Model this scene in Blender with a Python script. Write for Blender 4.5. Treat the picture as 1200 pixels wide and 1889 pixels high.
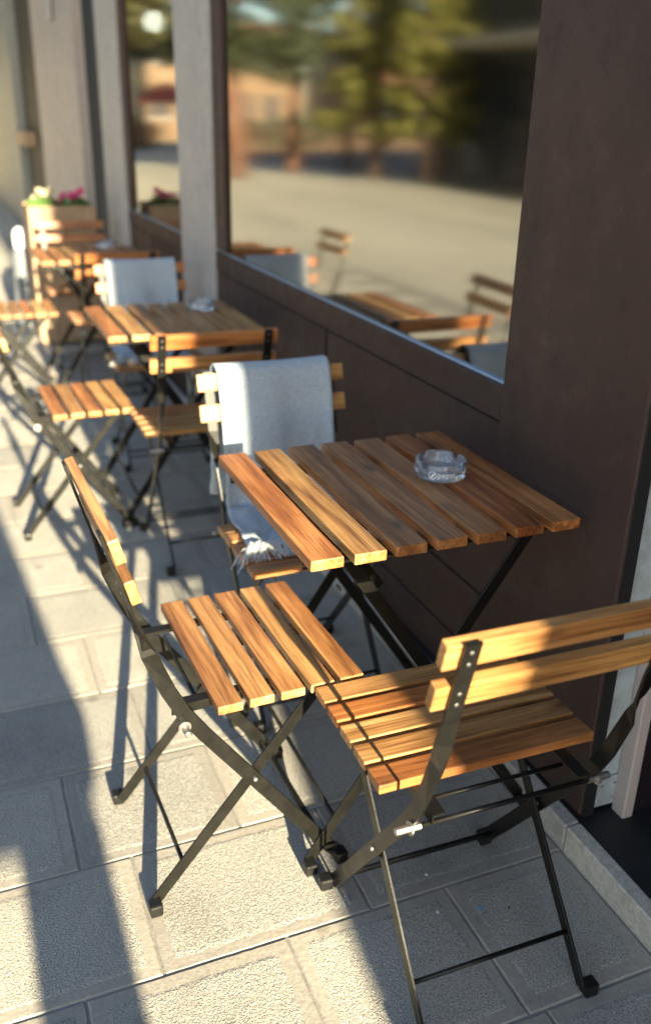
import bpy, bmesh, math, random
from mathutils import Vector, Matrix

for o in list(bpy.data.objects):
    bpy.data.objects.remove(o)
scene = bpy.context.scene
COL = scene.collection
rnd = random.Random(7)

# ------------------------------------------------------------------ camera
# world: +X towards the shop wall, +Y along the pavement away from the camera, Z up
cam_d = bpy.data.cameras.new("camera")
cam = bpy.data.objects.new("camera", cam_d)
COL.objects.link(cam)
scene.camera = cam
YAW, PITCH, ROLL, CAMH = 0.395, 0.408, 0.0218, 1.370
cy, sy, cp, sp = math.cos(YAW), math.sin(YAW), math.cos(PITCH), math.sin(PITCH)
f = Vector((sy * cp, cy * cp, -sp)); r = Vector((cy, -sy, 0)); u = r.cross(f)
r2 = math.cos(ROLL) * r + math.sin(ROLL) * u
u2 = -math.sin(ROLL) * r + math.cos(ROLL) * u
M = Matrix((r2, u2, -f)).transposed().to_4x4()
M.translation = Vector((0, 0, CAMH))
cam.matrix_world = M
cam_d.sensor_fit = 'VERTICAL'
cam_d.sensor_height = 36.0
cam_d.lens = 36.0 * 1666.5 / 1889.0
cam_d.clip_start = 0.02
cam_d.clip_end = 500
cam_d.dof.use_dof = True
cam_d.dof.focus_distance = 1.52
cam_d.dof.aperture_fstop = 2.1

# ------------------------------------------------------------------ light
SUN_EL = math.radians(15.2)
world = bpy.data.worlds.new("World")
scene.world = world
world.use_nodes = True
wn = world.node_tree.nodes; wl = world.node_tree.links
for n in list(wn): wn.remove(n)
sky = wn.new('ShaderNodeTexSky'); sky.sky_type = 'NISHITA'
sky.sun_disc = False
sky.sun_elevation = SUN_EL
sky.sun_rotation = math.radians(180)
sky.air_density = 1.0; sky.dust_density = 0.6; sky.ozone_density = 1.2
bg = wn.new('ShaderNodeBackground'); bg.inputs['Strength'].default_value = 0.070
wo = wn.new('ShaderNodeOutputWorld')
wl.new(sky.outputs[0], bg.inputs[0]); wl.new(bg.outputs[0], wo.inputs[0])

sun_d = bpy.data.lights.new("sun", 'SUN')
sun_d.energy = 5.0
sun_d.angle = math.radians(0.55)
sun_d.color = (1.0, 0.875, 0.60)
sun = bpy.data.objects.new("sun", sun_d)
sun.rotation_euler = (math.radians(90) - SUN_EL, 0, 0)
COL.objects.link(sun)

vs = scene.view_settings
vs.view_transform = 'Standard'
vs.look = 'None'
vs.gamma = 1.0
vs.use_curve_mapping = False
vs.exposure = 2.58

# ------------------------------------------------------------------ materials
def mat(name):
    m = bpy.data.materials.new(name); m.use_nodes = True
    nt = m.node_tree
    b = nt.nodes['Principled BSDF']
    return m, nt, b
def N(nt, t, **kw):
    n = nt.nodes.new(t)
    for k, v in kw.items(): setattr(n, k, v)
    return n
def ramp(nt, fac, stops):
    cr = N(nt, 'ShaderNodeValToRGB')
    while len(cr.color_ramp.elements) < len(stops): cr.color_ramp.elements.new(0.5)
    for e, (p, c) in zip(cr.color_ramp.elements, stops):
        e.position = p; e.color = (c[0], c[1], c[2], 1)
    nt.links.new(fac, cr.inputs[0])
    return cr
def mixc(nt, a, b, fac, mode='MIX'):
    m = N(nt, 'ShaderNodeMix', data_type='RGBA', blend_type=mode)
    for sock, v in ((m.inputs['Factor'], fac), (m.inputs['A'], a), (m.inputs['B'], b)):
        if isinstance(v, (int, float)): sock.default_value = v
        elif isinstance(v, tuple): sock.default_value = (v[0], v[1], v[2], 1)
        else: nt.links.new(v, sock)
    return m.outputs['Result']
def math_(nt, op, a, b=None):
    m = N(nt, 'ShaderNodeMath', operation=op)
    for i, v in enumerate((a, b)):
        if v is None: continue
        if isinstance(v, (int, float)): m.inputs[i].default_value = v
        else: nt.links.new(v, m.inputs[i])
    return m.outputs[0]
def noise(nt, vec, scale, detail=3, rough=.55, dist=0):
    n = N(nt, 'ShaderNodeTexNoise')
    n.inputs['Scale'].default_value = scale; n.inputs['Detail'].default_value = detail
    n.inputs['Roughness'].default_value = rough; n.inputs['Distortion'].default_value = dist
    if vec is not None: nt.links.new(vec, n.inputs['Vector'])
    return n
def bump(nt, height, dist, strength=1, normal=None):
    b = N(nt, 'ShaderNodeBump')
    b.inputs['Distance'].default_value = dist; b.inputs['Strength'].default_value = strength
    nt.links.new(height, b.inputs['Height'])
    if normal is not None: nt.links.new(normal, b.inputs['Normal'])
    return b.outputs[0]

def simple(name, col, rough=.6, metal=0, var=0.0, scale=8, bumpd=0, bscale=60, spec=.5):
    m, nt, b = mat(name)
    b.inputs['Roughness'].default_value = rough
    b.inputs['Metallic'].default_value = metal
    b.inputs['Specular IOR Level'].default_value = spec
    b.inputs['Base Color'].default_value = (*col, 1)
    tc = N(nt, 'ShaderNodeTexCoord')
    if var:
        n = noise(nt, tc.outputs['Object'], scale, 5, .6)
        lo = tuple(c * (1 - var) for c in col); hi = tuple(min(1, c * (1 + var)) for c in col)
        cr = ramp(nt, n.outputs[0], [(.3, lo), (.7, hi)])
        nt.links.new(cr.outputs[0], b.inputs['Base Color'])
        rr = math_(nt, 'MULTIPLY_ADD', n.outputs[0], .25); 
        rr.node.inputs[2].default_value = rough - .12
        nt.links.new(rr, b.inputs['Roughness'])
    if bumpd:
        n2 = noise(nt, tc.outputs['Object'], bscale, 4, .6)
        nt.links.new(bump(nt, n2.outputs[0], bumpd), b.inputs['Normal'])
    return m

def make_wood():
    m, nt, b = mat('oiled_acacia')
    tc = N(nt, 'ShaderNodeTexCoord'); oi = N(nt, 'ShaderNodeObjectInfo')
    off = N(nt, 'ShaderNodeCombineXYZ')
    nt.links.new(math_(nt, 'MULTIPLY', oi.outputs['Random'], 37.0), off.inputs[0])
    nt.links.new(math_(nt, 'MULTIPLY', oi.outputs['Random'], 91.0), off.inputs[1])
    nt.links.new(math_(nt, 'MULTIPLY', oi.outputs['Random'], 53.0), off.inputs[2])
    add = N(nt, 'ShaderNodeVectorMath', operation='ADD')
    nt.links.new(tc.outputs['Object'], add.inputs[0]); nt.links.new(off.outputs[0], add.inputs[1])
    sc = N(nt, 'ShaderNodeVectorMath', operation='MULTIPLY')
    nt.links.new(add.outputs[0], sc.inputs[0]); sc.inputs[1].default_value = (1.6, 14, 14)
    v = sc.outputs[0]
    big = noise(nt, v, 1.3, 4, .55, .8)              # broad colour drift / cathedral figure
    wav = N(nt, 'ShaderNodeTexWave', wave_type='RINGS', rings_direction='X')
    wav.inputs['Scale'].default_value = 1.3; wav.inputs['Distortion'].default_value = 7
    wav.inputs['Detail'].default_value = 3; wav.inputs['Detail Scale'].default_value = .8
    nt.links.new(v, wav.inputs['Vector'])
    sc2 = N(nt, 'ShaderNodeVectorMath', operation='MULTIPLY')
    nt.links.new(add.outputs[0], sc2.inputs[0]); sc2.inputs[1].default_value = (7, 190, 190)
    fine = noise(nt, sc2.outputs[0], 1.0, 4, .7)
    # knots
    sc3 = N(nt, 'ShaderNodeVectorMath', operation='MULTIPLY')
    nt.links.new(add.outputs[0], sc3.inputs[0]); sc3.inputs[1].default_value = (5.5, 12, 12)
    vor = N(nt, 'ShaderNodeTexVoronoi'); vor.inputs['Scale'].default_value = 1.0
    nt.links.new(sc3.outputs[0], vor.inputs['Vector'])
    knot = ramp(nt, vor.outputs['Distance'], [(.07, (1, 1, 1)), (.12, (.45, .45, .45)), (.24, (0, 0, 0))])
    sc4 = N(nt, 'ShaderNodeVectorMath', operation='MULTIPLY')
    nt.links.new(add.outputs[0], sc4.inputs[0]); sc4.inputs[1].default_value = (3.2, 62, 62)
    mid = noise(nt, sc4.outputs[0], 1.0, 4, .6, 1.2)
    g = ramp(nt, big.outputs[0], [(.28, (.165, .076, .029)), (.42, (.28, .145, .058)), (.56, (.39, .222, .094)), (.74, (.53, .335, .152))])
    st = ramp(nt, mid.outputs[0], [(.30, (.55, .50, .46)), (.48, (.95, .93, .9)), (.70, (1.22, 1.25, 1.28))])
    c = mixc(nt, g.outputs[0], st.outputs[0], .9, 'MULTIPLY')
    c = mixc(nt, c, (.15, .062, .022), math_(nt, 'MULTIPLY', wav.outputs['Fac'], .30))
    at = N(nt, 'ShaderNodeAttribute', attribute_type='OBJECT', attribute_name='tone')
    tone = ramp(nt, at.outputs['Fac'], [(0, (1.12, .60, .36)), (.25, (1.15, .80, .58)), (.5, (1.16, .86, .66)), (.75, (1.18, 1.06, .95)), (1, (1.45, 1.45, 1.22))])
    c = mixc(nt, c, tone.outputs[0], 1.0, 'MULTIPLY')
    fr = ramp(nt, fine.outputs[0], [(.32, (.45, .40, .37)), (.5, (.98, .97, .96)), (.7, (1.12, 1.12, 1.12))])
    c = mixc(nt, c, fr.outputs[0], .9, 'MULTIPLY')
    c = mixc(nt, c, (.07, .028, .012), math_(nt, 'MULTIPLY', knot.outputs[0], .8))
    nt.links.new(c, b.inputs['Base Color'])
    rr = ramp(nt, fine.outputs[0], [(.2, (.50, .50, .50)), (.8, (.30, .30, .30))])
    nt.links.new(rr.outputs[0], b.inputs['Roughness'])
    b.inputs['Specular IOR Level'].default_value = .45
    n1 = bump(nt, fine.outputs[0], .0009, .8)
    nt.links.new(n1, b.inputs['Normal'])
    return m

def make_stone(name, lo, hi, bd, scale):
    m, nt, b = mat(name)
    g = N(nt, 'ShaderNodeNewGeometry'); oi = N(nt, 'ShaderNodeObjectInfo')
    P = g.outputs['Position']
    n1 = noise(nt, P, scale, 3, .6, .6)
    n2 = noise(nt, P, scale * .4, 4, .6, 1.0)
    n3 = noise(nt, P, 3.0, 5, .6)
    n4 = noise(nt, P, 900, 2, .6)
    h = math_(nt, 'ADD', math_(nt, 'MULTIPLY', n1.outputs[0], 1.0), math_(nt, 'MULTIPLY', n2.outputs[0], .6))
    c = ramp(nt, n1.outputs[0], [(.33, lo), (.66, hi)])
    t = ramp(nt, oi.outputs['Random'], [(0, (.86, .85, .84)), (.5, (1, .98, .95)), (1, (1.1, 1.07, 1.02))])
    col = mixc(nt, c.outputs[0], t.outputs[0], 1, 'MULTIPLY')
    st = ramp(nt, n3.outputs[0], [(.28, (.70, .69, .68)), (.45, (.95, .94, .93)), (.7, (1.07, 1.06, 1.05))])
    col = mixc(nt, col, st.outputs[0], .9, 'MULTIPLY')
    vs_ = N(nt, 'ShaderNodeTexVoronoi'); vs_.inputs['Scale'].default_value = 5.5; nt.links.new(P, vs_.inputs['Vector'])
    gum = ramp(nt, vs_.outputs['Distance'], [(.05, (.62, .61, .60)), (.11, (1, 1, 1))])
    col = mixc(nt, col, gum.outputs[0], .7, 'MULTIPLY')
    sp_ = ramp(nt, n4.outputs[0], [(.36, (.62, .62, .62)), (.5, (1, 1, 1))])
    col = mixc(nt, col, sp_.outputs[0], .5, 'MULTIPLY')
    nt.links.new(col, b.inputs['Base Color'])
    b.inputs['Roughness'].default_value = .85
    b.inputs['Specular IOR Level'].default_value = .25
    nt.links.new(bump(nt, h, bd, 1), b.inputs['Normal'])
    return m

def make_plaza():
    m, nt, b = mat('plaza_slabs')
    g = N(nt, 'ShaderNodeNewGeometry')
    br = N(nt, 'ShaderNodeTexBrick')
    nt.links.new(g.outputs['Position'], br.inputs['Vector'])
    br.inputs['Scale'].default_value = 1
    br.inputs['Brick Width'].default_value = .6; br.inputs['Row Height'].default_value = .3
    br.inputs['Mortar Size'].default_value = .012
    br.inputs['Color1'].default_value = (.46, .42, .34, 1); br.inputs['Color2'].default_value = (.52, .475, .39, 1)
    br.inputs['Mortar'].default_value = (.33, .30, .26, 1)
    mp = N(nt, 'ShaderNodeMapping'); mp.inputs['Scale'].default_value = (1.6, .35, 1)
    nt.links.new(g.outputs['Position'], mp.inputs['Vector'])
    n = noise(nt, mp.outputs[0], .45, 5, .6)
    st = ramp(nt, n.outputs[0], [(.3, (.66, .66, .66)), (.5, (.98, .98, .98)), (.65, (1.1, 1.1, 1.1))])
    nt.links.new(mixc(nt, br.outputs[0], st.outputs[0], 1, 'MULTIPLY'), b.inputs['Base Color'])
    b.inputs['Roughness'].default_value = .85
    n1 = noise(nt, g.outputs['Position'], 150, 3, .6)
    nt.links.new(bump(nt, n1.outputs[0], .004), b.inputs['Normal'])
    return m

def make_pane():
    m, nt, b = mat('window_glass')
    nt.nodes.remove(b)
    out = nt.nodes['Material Output']
    gl = N(nt, 'ShaderNodeBsdfGlossy'); gl.inputs['Color'].default_value = (.92, .92, .88, 1); gl.inputs['Roughness'].default_value = .066
    tr = N(nt, 'ShaderNodeBsdfTransparent'); tr.inputs['Color'].default_value = (.35, .38, .38, 1)
    fr = N(nt, 'ShaderNodeFresnel'); fr.inputs['IOR'].default_value = 1.9
    fac = math_(nt, 'MULTIPLY_ADD', fr.outputs[0], .62); fac.node.inputs[2].default_value = .30
    mx = N(nt, 'ShaderNodeMixShader')
    nt.links.new(fac, mx.inputs[0]); nt.links.new(tr.outputs[0], mx.inputs[1]); nt.links.new(gl.outputs[0], mx.inputs[2])
    nt.links.new(mx.outputs[0], out.inputs[0])
    tc = N(nt, 'ShaderNodeTexCoord')
    n = noise(nt, tc.outputs['Object'], 1.1, 1, .4)
    nt.links.new(bump(nt, n.outputs[0], .0025), gl.inputs['Normal'])
    return m

def make_clear_glass():
    m, nt, b = mat('clear_glass')
    b.inputs['Base Color'].default_value = (.90, .95, 1, 1)
    b.inputs['Transmission Weight'].default_value = .86  # milky remainder stands in for bright sky refracted by the glass
    b.inputs['Roughness'].default_value = .015
    b.inputs['IOR'].default_value = 1.48
    return m

def make_cloth():
    m, nt, b = mat('woven_grey_cloth')
    tc = N(nt, 'ShaderNodeTexCoord')
    uv = tc.outputs['UV']
    w1 = N(nt, 'ShaderNodeTexWave', bands_direction='X'); w1.inputs['Scale'].default_value = 70; w1.inputs['Distortion'].default_value = 1.2; w1.inputs['Detail Scale'].default_value=3
    w2 = N(nt, 'ShaderNodeTexWave', bands_direction='Y'); w2.inputs['Scale'].default_value = 70; w2.inputs['Distortion'].default_value = 1.2; w2.inputs['Detail Scale'].default_value=3
    nt.links.new(uv, w1.inputs['Vector']); nt.links.new(uv, w2.inputs['Vector'])
    h = math_(nt, 'ADD', w1.outputs['Fac'], w2.outputs['Fac'])
    n = noise(nt, uv, 60, 5, .7); n2 = noise(nt, uv, 240, 2, .6)
    c = ramp(nt, n.outputs[0], [(.3, (.36, .41, .455)), (.7, (.46, .515, .56))])
    c2 = ramp(nt, n2.outputs[0], [(.35, (.72, .73, .75)), (.6, (1.06, 1.06, 1.06))])
    nt.links.new(mixc(nt, c.outputs[0], c2.outputs[0], 1, 'MULTIPLY'), b.inputs['Base Color'])
    b.inputs['Roughness'].default_value = .95
    b.inputs['Specular IOR Level'].default_value = .1
    b.inputs['Sheen Weight'].default_value = .25
    nt.links.new(bump(nt, math_(nt, 'ADD', h, n2.outputs[0]), .0006, .8), b.inputs['Normal'])
    return m

def make_paint(name, col, streak=.12):
    m, nt, b = mat(name)
    g = N(nt, 'ShaderNodeNewGeometry')
    mp = N(nt, 'ShaderNodeMapping'); mp.inputs['Scale'].default_value = (2.2, 2.2, 1.5)
    nt.links.new(g.outputs['Position'], mp.inputs['Vector'])
    n = noise(nt, mp.outputs[0], 2, 6, .65)
    n2 = noise(nt, g.outputs['Position'], 380, 3, .6)
    n3 = noise(nt, g.outputs['Position'], 14, 5, .7)
    lo = tuple(c * (1 - streak) for c in col); hi = tuple(c * (1 + streak) for c in col)
    c = ramp(nt, n.outputs[0], [(.3, lo), (.7, hi)])
    scuff = ramp(nt, n3.outputs[0], [(.30, (1.35, 1.32, 1.30)), (.42, (1, 1, 1)), (.58, (1, 1, 1)), (.72, (.68, .66, .66))])
    c2 = mixc(nt, c.outputs[0], scuff.outputs[0], .6, 'MULTIPLY')
    dots = ramp(nt, n2.outputs[0], [(.62, (1, 1, 1)), (.74, (1.35, 1.3, 1.3))])
    c2 = mixc(nt, c2, dots.outputs[0], .6, 'MULTIPLY')
    nt.links.new(c2, b.inputs['Base Color'])
    rr = ramp(nt, n3.outputs[0], [(.3, (.42, .42, .42)), (.7, (.62, .62, .62))])
    nt.links.new(rr.outputs[0], b.inputs['Roughness'])
    b.inputs['Specular IOR Level'].default_value = .22
    nt.links.new(bump(nt, n2.outputs[0], .0006), b.inputs['Normal'])
    return m

WOOD = make_wood()
METAL = simple('black_powder_coated_steel', (.006, .0056, .0045), .36, 0, .25, 30, .0003, 300, spec=.35)
RUBBER = simple('black_plastic', (.008, .008, .008), .42, 0, .3, 60, spec=.3)
STEEL = simple('zinc_plated_steel', (.36, .35, .33), .45, 1, .2, 60)
PAD = make_stone('bush_hammered_stone', (.30, .285, .255), (.62, .60, .545), .0062, 290)
MARGIN = make_stone('smooth_stone_margin', (.32, .295, .255), (.40, .37, .325), .0007, 120)
PLAZA = make_plaza()
KERB = make_stone('kerb_limestone', (.42, .39, .34), (.60, .56, .49), .002, 90)
BROWN = make_paint('brown_painted_metal', (.049, .0295, .0245), .16)
DARKTREAD = simple('dark_step', (.012, .012, .013), .55, 0, .4, 12, .001, 80)
BLACKGAP = simple('black_gap', (.008, .008, .009), .6)
GREYPIER = make_paint('light_grey_render', (.36, .335, .315), .07)
BEIGE = make_paint('beige_render', (.36, .315, .28), .08)
GREENGREY = make_paint('grey_green_render', (.22, .23, .21), .08)
BEAD = simple('aluminium_bead', (.42, .50, .62), .35, .6)
GALV = simple('galvanised_sheet', (.44, .50, .53), .5, .3, .22, 22, .0004, 90)
TRIM = make_paint('pale_wood_trim', (.46, .39, .36), .07)
DOORM = simple('dark_door', (.018, .012, .015), .35, 0, .3, 4)
PANE = make_pane()
CLEAR = make_clear_glass()
CLOTH = make_cloth()
FRINGE = simple('white_cotton_fringe', (.60, .62, .63), .9, 0, .1, 40)
WHITEPRINT = simple('white_print', (.85, .86, .86), .5)
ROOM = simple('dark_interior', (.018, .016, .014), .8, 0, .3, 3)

# ------------------------------------------------------------------ helpers
def obj(name, bm, m, parent=None, smooth=False, mats=None):
    me = bpy.data.meshes.new(name)
    bm.normal_update()
    bm.to_mesh(me); bm.free()
    for mm in (mats or [m]): me.materials.append(mm)
    if smooth:
        for p in me.polygons: p.use_smooth = True
    o = bpy.data.objects.new(name, me)
    COL.objects.link(o)
    if parent: o.parent = parent
    return o
def tag(o, label=None, cat=None, group=None, kind=None):
    if label: o['label'] = label
    if cat: o['category'] = cat
    if group: o['group'] = group
    if kind: o['kind'] = kind
    return o
def empty(name, loc=(0, 0, 0), rz=0, **kw):
    e = bpy.data.objects.new(name, None); COL.objects.link(e)
    e.location = loc; e.rotation_euler = (0, 0, rz); e.empty_display_size = .1
    tag(e, **kw)
    return e
def box(bm, lo, hi, bev=0, seg=1, mi=0):
    vs_ = [bm.verts.new((x, y, z)) for z in (lo[2], hi[2]) for y in (lo[1], hi[1]) for x in (lo[0], hi[0])]
    idx = [(0, 2, 3, 1), (4, 5, 7, 6), (0, 1, 5, 4), (2, 6, 7, 3), (0, 4, 6, 2), (1, 3, 7, 5)]
    fs = [bm.faces.new([vs_[i] for i in q]) for q in idx]
    for q in fs: q.material_index = mi
    if bev:
        ed = list({e for q in fs for e in q.edges})
        bmesh.ops.bevel(bm, geom=ed, offset=bev, segments=seg, affect='EDGES', profile=.6)
    return fs
def bx(name, lo, hi, m, parent=None, bev=0, seg=1):
    """box object with its origin at the box centre"""
    c = [(a + b) / 2 for a, b in zip(lo, hi)]; h = [(b - a) / 2 for a, b in zip(lo, hi)]
    bm = bmesh.new(); box(bm, [-k for k in h], h, bev, seg)
    o = obj(name, bm, m, parent); o.location = c
    return o
def bar(bm, pts, secs, ch=.25):
    """sweep a chamfered rectangle; secs = list of (width vec half, thickness vec half)"""
    loops = []
    for p, (a, b_) in zip(pts, secs):
        p = Vector(p); a = Vector(a); b_ = Vector(b_)
        k = 1 - ch * (b_.length / max(a.length, 1e-6)); k2 = 1 - ch
        co = [(-k, -1), (k, -1), (1, -k2), (1, k2), (k, 1), (-k, 1), (-1, k2), (-1, -k2)]
        loops.append([bm.verts.new(p + a * s + b_ * t) for s, t in co])
    for l0, l1 in zip(loops, loops[1:]):
        for i in range(8):
            j = (i + 1) % 8
            bm.faces.new((l0[i], l0[j], l1[j], l1[i]))
    bm.faces.new(loops[0][::-1]); bm.faces.new(loops[-1])
    bmesh.ops.recalc_face_normals(bm, faces=bm.faces)
def tube(bm, pts, rad, n=8, caps=True):
    pts = [Vector(p) for p in pts]
    rads = rad if isinstance(rad, (list, tuple)) else [rad] * len(pts)
    loops = []
    ref = None
    for i, p in enumerate(pts):
        d = (pts[min(i + 1, len(pts) - 1)] - pts[max(i - 1, 0)]).normalized()
        if ref is None:
            ref = Vector((0, 0, 1)) if abs(d.z) < .9 else Vector((1, 0, 0))
        a = d.cross(ref).normalized(); b_ = a.cross(d).normalized(); ref = b_
        loops.append([bm.verts.new(p + (a * math.cos(2 * math.pi * k / n) + b_ * math.sin(2 * math.pi * k / n)) * rads[i]) for k in range(n)])
    for l0, l1 in zip(loops, loops[1:]):
        for k in range(n):
            j = (k + 1) % n
            bm.faces.new((l0[k], l0[j], l1[j], l1[k]))
    if caps:
        bm.faces.new(loops[0][::-1]); bm.faces.new(loops[-1])
def lathe(bm, prof, n=48, axis=None):
    loops = []
    for (rr, z) in prof:
        loops.append([bm.verts.new((rr * math.cos(2 * math.pi * k / n), rr * math.sin(2 * math.pi * k / n), z)) for k in range(n)])
    for l0, l1 in zip(loops, loops[1:]):
        for k in range(n):
            j = (k + 1) % n
            bm.faces.new((l0[k], l0[j], l1[j], l1[k]))
    return loops
def copy_tree(o, parent=None):
    c = o.copy(); COL.objects.link(c); c.parent = parent
    for ch in list(o.children): copy_tree(ch, c)
    return c

# ================================================================== SETTING
# ------------------------------------------------------------------ ground
bm = bmesh.new()
S = 140
vsq = [bm.verts.new(p) for p in ((-S, -S, -.012), (S, -S, -.012), (S, S, -.012), (-S, S, -.012))]
bm.faces.new(vsq)
tag(obj('plaza_ground', bm, PLAZA), kind='structure')

pave = empty('pavement', (0, 0, 0), kind='structure')
def paver(x0, x1, y0, y1, seed):
    rn = random.Random(seed)
    w = (x1 - x0) / 2 - .0011; h = (y1 - y0) / 2 - .0011
    bm = bmesh.new()
    tilt = (rn.uniform(-.0004, .0004), rn.uniform(-.0004, .0004), rn.uniform(-.0004, .0004))
    def Z(x, y, z): return z + tilt[0] * x / w + tilt[1] * y / h + tilt[2]
    def ring(a, b_, z, n, wob=0, cr=0):
        out = []
        for (sx, sy_, ex, ey) in ((-a, -b_, a, -b_), (a, -b_, a, b_), (a, b_, -a, b_), (-a, b_, -a, -b_)):
            for k in range(n):
                t = k / n
                x = sx + (ex - sx) * t; y = sy_ + (ey - sy_) * t
                if cr:
                    dx = a - abs(x); dy = b_ - abs(y)
                    if dx + dy < cr:
                        s_ = (cr - dx - dy) * .5
                        x -= math.copysign(s_, x); y -= math.copysign(s_, y)
                x += rn.uniform(-wob, wob); y += rn.uniform(-wob, wob)
                out.append(bm.verts.new((x, y, Z(x, y, z))))
        return out
    n = 22
    r0 = ring(w, h, -.012, n); r1 = ring(w, h, -.0042, n); r2_ = ring(w - .0035, h - .0035, -.0012, n, .0006)
    mg = rn.uniform(.021, .028)
    r3 = ring(w - mg, h - mg, -.0012, n, .0021, .004)
    r4 = ring(w - mg - .007, h - mg - .007, -.0003, n, .0021, .004)
    for q, (a, b_) in enumerate(((r0, r1), (r1, r2_), (r2_, r3), (r3, r4))):
        for k in range(4 * n):
            j = (k + 1) % (4 * n)
            fc = bm.faces.new((a[k], a[j], b_[j], b_[k])); fc.material_index = 1 if q == 3 else 0
    fc = bm.faces.new(r4); fc.material_index = 1
    o = obj('paving_stone', bm, None, pave, mats=[MARGIN, PAD])
    o.location = ((x0 + x1) / 2, (y0 + y1) / 2, 0)
known = {0: [.416, .742], 1: [.19, .588], 2: [.09, .42, .80], 3: [.30, .66], 4: [.225, .60], 5: [.10, .47, .82]}
ROW = .297
for row in range(-5, 26):
    y0 = .840 + row * ROW; y1 = y0 + ROW
    rr_ = random.Random(100 + row)
    xs = [1.016]
    if row in known:
        xs += sorted(known[row], reverse=True)
    else:
        xs.append(1.016 - rr_.uniform(.15, .38))
    while xs[-1] > -1.25: xs.append(xs[-1] - rr_.choice((.32, .36, .40, .40, .45)))
    for a, b_ in zip(xs[1:], xs): paver(a, b_, y0, y1, int(a * 1000) + row * 977)

bm = bmesh.new(); box(bm, (-1.75, -.65, -.0115), (1.0165, 8.56, -.0034))
obj('mortar_bed', bm, simple('mortar', (.24, .22, .19), .9, 0, .3, 20, .001, 200), pave)
# kerb riser: separate stones, with the dark tread behind
kerb = empty('kerb', (1.018, 0, 0), kind='structure')
ky = [-2.2, -1.55, -.95, -.3, .35, 1.135, 1.80, 2.45, 3.1, 3.75, 4.4, 5.05, 5.7, 6.35, 7.0]
for a, b_ in zip(ky, ky[1:]):
    bx('kerb_stone', (0, a + .0012, -.02), (.035, b_ - .0012, .062 + rnd.uniform(-.001, .001)), KERB, kerb, .003)
tag(bx('step_tread', (1.0535, -2.2, -.01), (1.60, 7.0, .060), DARKTREAD), kind='structure')

# ------------------------------------------------------------------ shopfront
WX = 1.070      # face of the brown joinery
shop = empty('cafe_shopfront', (WX, 2.6, 0), label='dark brown painted cafe shopfront with large windows and grey piers', cat='building')
def part(name, lo, hi, m, bev=.002, par=None):
    o = bx(name, lo, hi, m, None, bev)
    p_ = par or shop
    o.parent = p_
    o.location = Vector(o.location) - (Vector(shop.location) if p_ is shop else Vector(p_.location) + Vector(shop.location))
    return o
H0 = .062
TOP = 5.5
# brown pilaster beside the doorway
pil = part('pilaster', (1.060, 1.148, H0), (1.086, 1.522, TOP), BROWN, .004)
part('pilaster_edge', (1.066, 1.5225, H0 + .002), (1.16, 1.592, TOP), BROWN, .003)
def window_bay(ya, yb, gaps):
    # bottom rail, bead, panels, planks
    part('window_rail', (WX, ya, .778), (1.20, yb, .856), BROWN, .002)
    part('glazing_bead', (1.0795, ya, .8562), (1.0875, yb, .8615), BEAD, .0008)
    ys = [ya] + [g for g in gaps for g in (g - .012, g + .012)] + [yb]
    for a, b_ in zip(ys[0::2], ys[1::2]):
        part('wall_panel', (WX + .004, a, .345), (1.19, b_, .7725), BROWN, .0025)
        part('wall_panel', (WX + .002, a, .178), (1.19, b_, .341), BROWN, .0025)
        part('wall_panel', (WX, a, H0 + .002), (1.19, b_, .1735), BROWN, .0025)
    part('panel_backing', (1.092, ya, H0 + .001), (1.188, yb, .777), BLACKGAP, 0)
    g = part('window_glass', (1.088, ya, .857), (1.094, yb, 2.9), PANE, 0)
    part('window_frame', (WX + .003, yb - .13, .866), (1.12, yb, 2.9), BROWN, .002)
    part('window_frame', (WX + .003, ya, 2.86), (1.12, yb - .1305, 2.9), BROWN, .002)
window_bay(1.594, 3.835, [2.605])
window_bay(4.385, 5.76, [5.1])
part('fascia', (1.04, 1.5925, 2.903), (1.30, 6.43, TOP), BROWN, .003)
# grey piers between the windows
pier = part('pier', (1.056, 3.837, H0 - .03), (1.14, 4.383, 2.9), GREYPIER, .004)
part('pier', (1.056, 5.762, H0 - .03), (1.14, 6.43, 2.9), GREYPIER, .004)
# dim interior behind the panes
part('interior_wall', (3.4, 1.2, 0), (3.45, 7, 3.2), ROOM, 0)
part('interior_floor', (1.31, 1.2, .06), (3.4, 7, .08), ROOM, 0)
part('interior_ceiling', (1.31, 1.2, 3.1), (3.4, 7, 3.2), ROOM, 0)
part('interior_side_wall', (1.31, 1.15, 0), (3.4, 1.2, 3.2), ROOM, 0)
part('interior_side_wall', (1.31, 7.0, 0), (3.4, 7.05, 3.2), ROOM, 0)
# doorway recess beside the pilaster
part('shadow_gap', (1.064, 1.143, H0), (1.0905, 1.1475, TOP), BLACKGAP, 0)  # black strip paints the shadow in the gap beside the pilaster
galv = part('galvanised_post', (1.092, 1.1485, .150), (1.163, 1.30, TOP), GALV, .003)
gb = part('galvanised_foot', (1.091, 1.1465, .075), (1.162, 1.29, .148), GALV, .002)
for (yy, zz) in ((1.104, .128), (1.136, .13), (1.104, .092), (1.136, .094)):
    bm = bmesh.new(); bmesh.ops.create_uvsphere(bm, u_segments=8, v_segments=6, radius=.0032)
    o = obj('rivet', bm, STEEL, gb, True); o.location = (yy - 1.1265, -.0722, zz - .1115)
part('door_post', (1.141, 1.112, H0 - .004), (1.168, 1.1490, TOP), TRIM, .003)
part('door_leaf', (1.26, -.2, H0), (1.30, 1.104, TOP), DOORM, .002)
part('door_jamb', (1.1695, 1.12, H0), (1.255, 1.149, TOP), DOORM, .002)
part('door_wall', (1.20, -2.2, H0), (1.30, -.2005, TOP), BROWN, .002)

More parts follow.
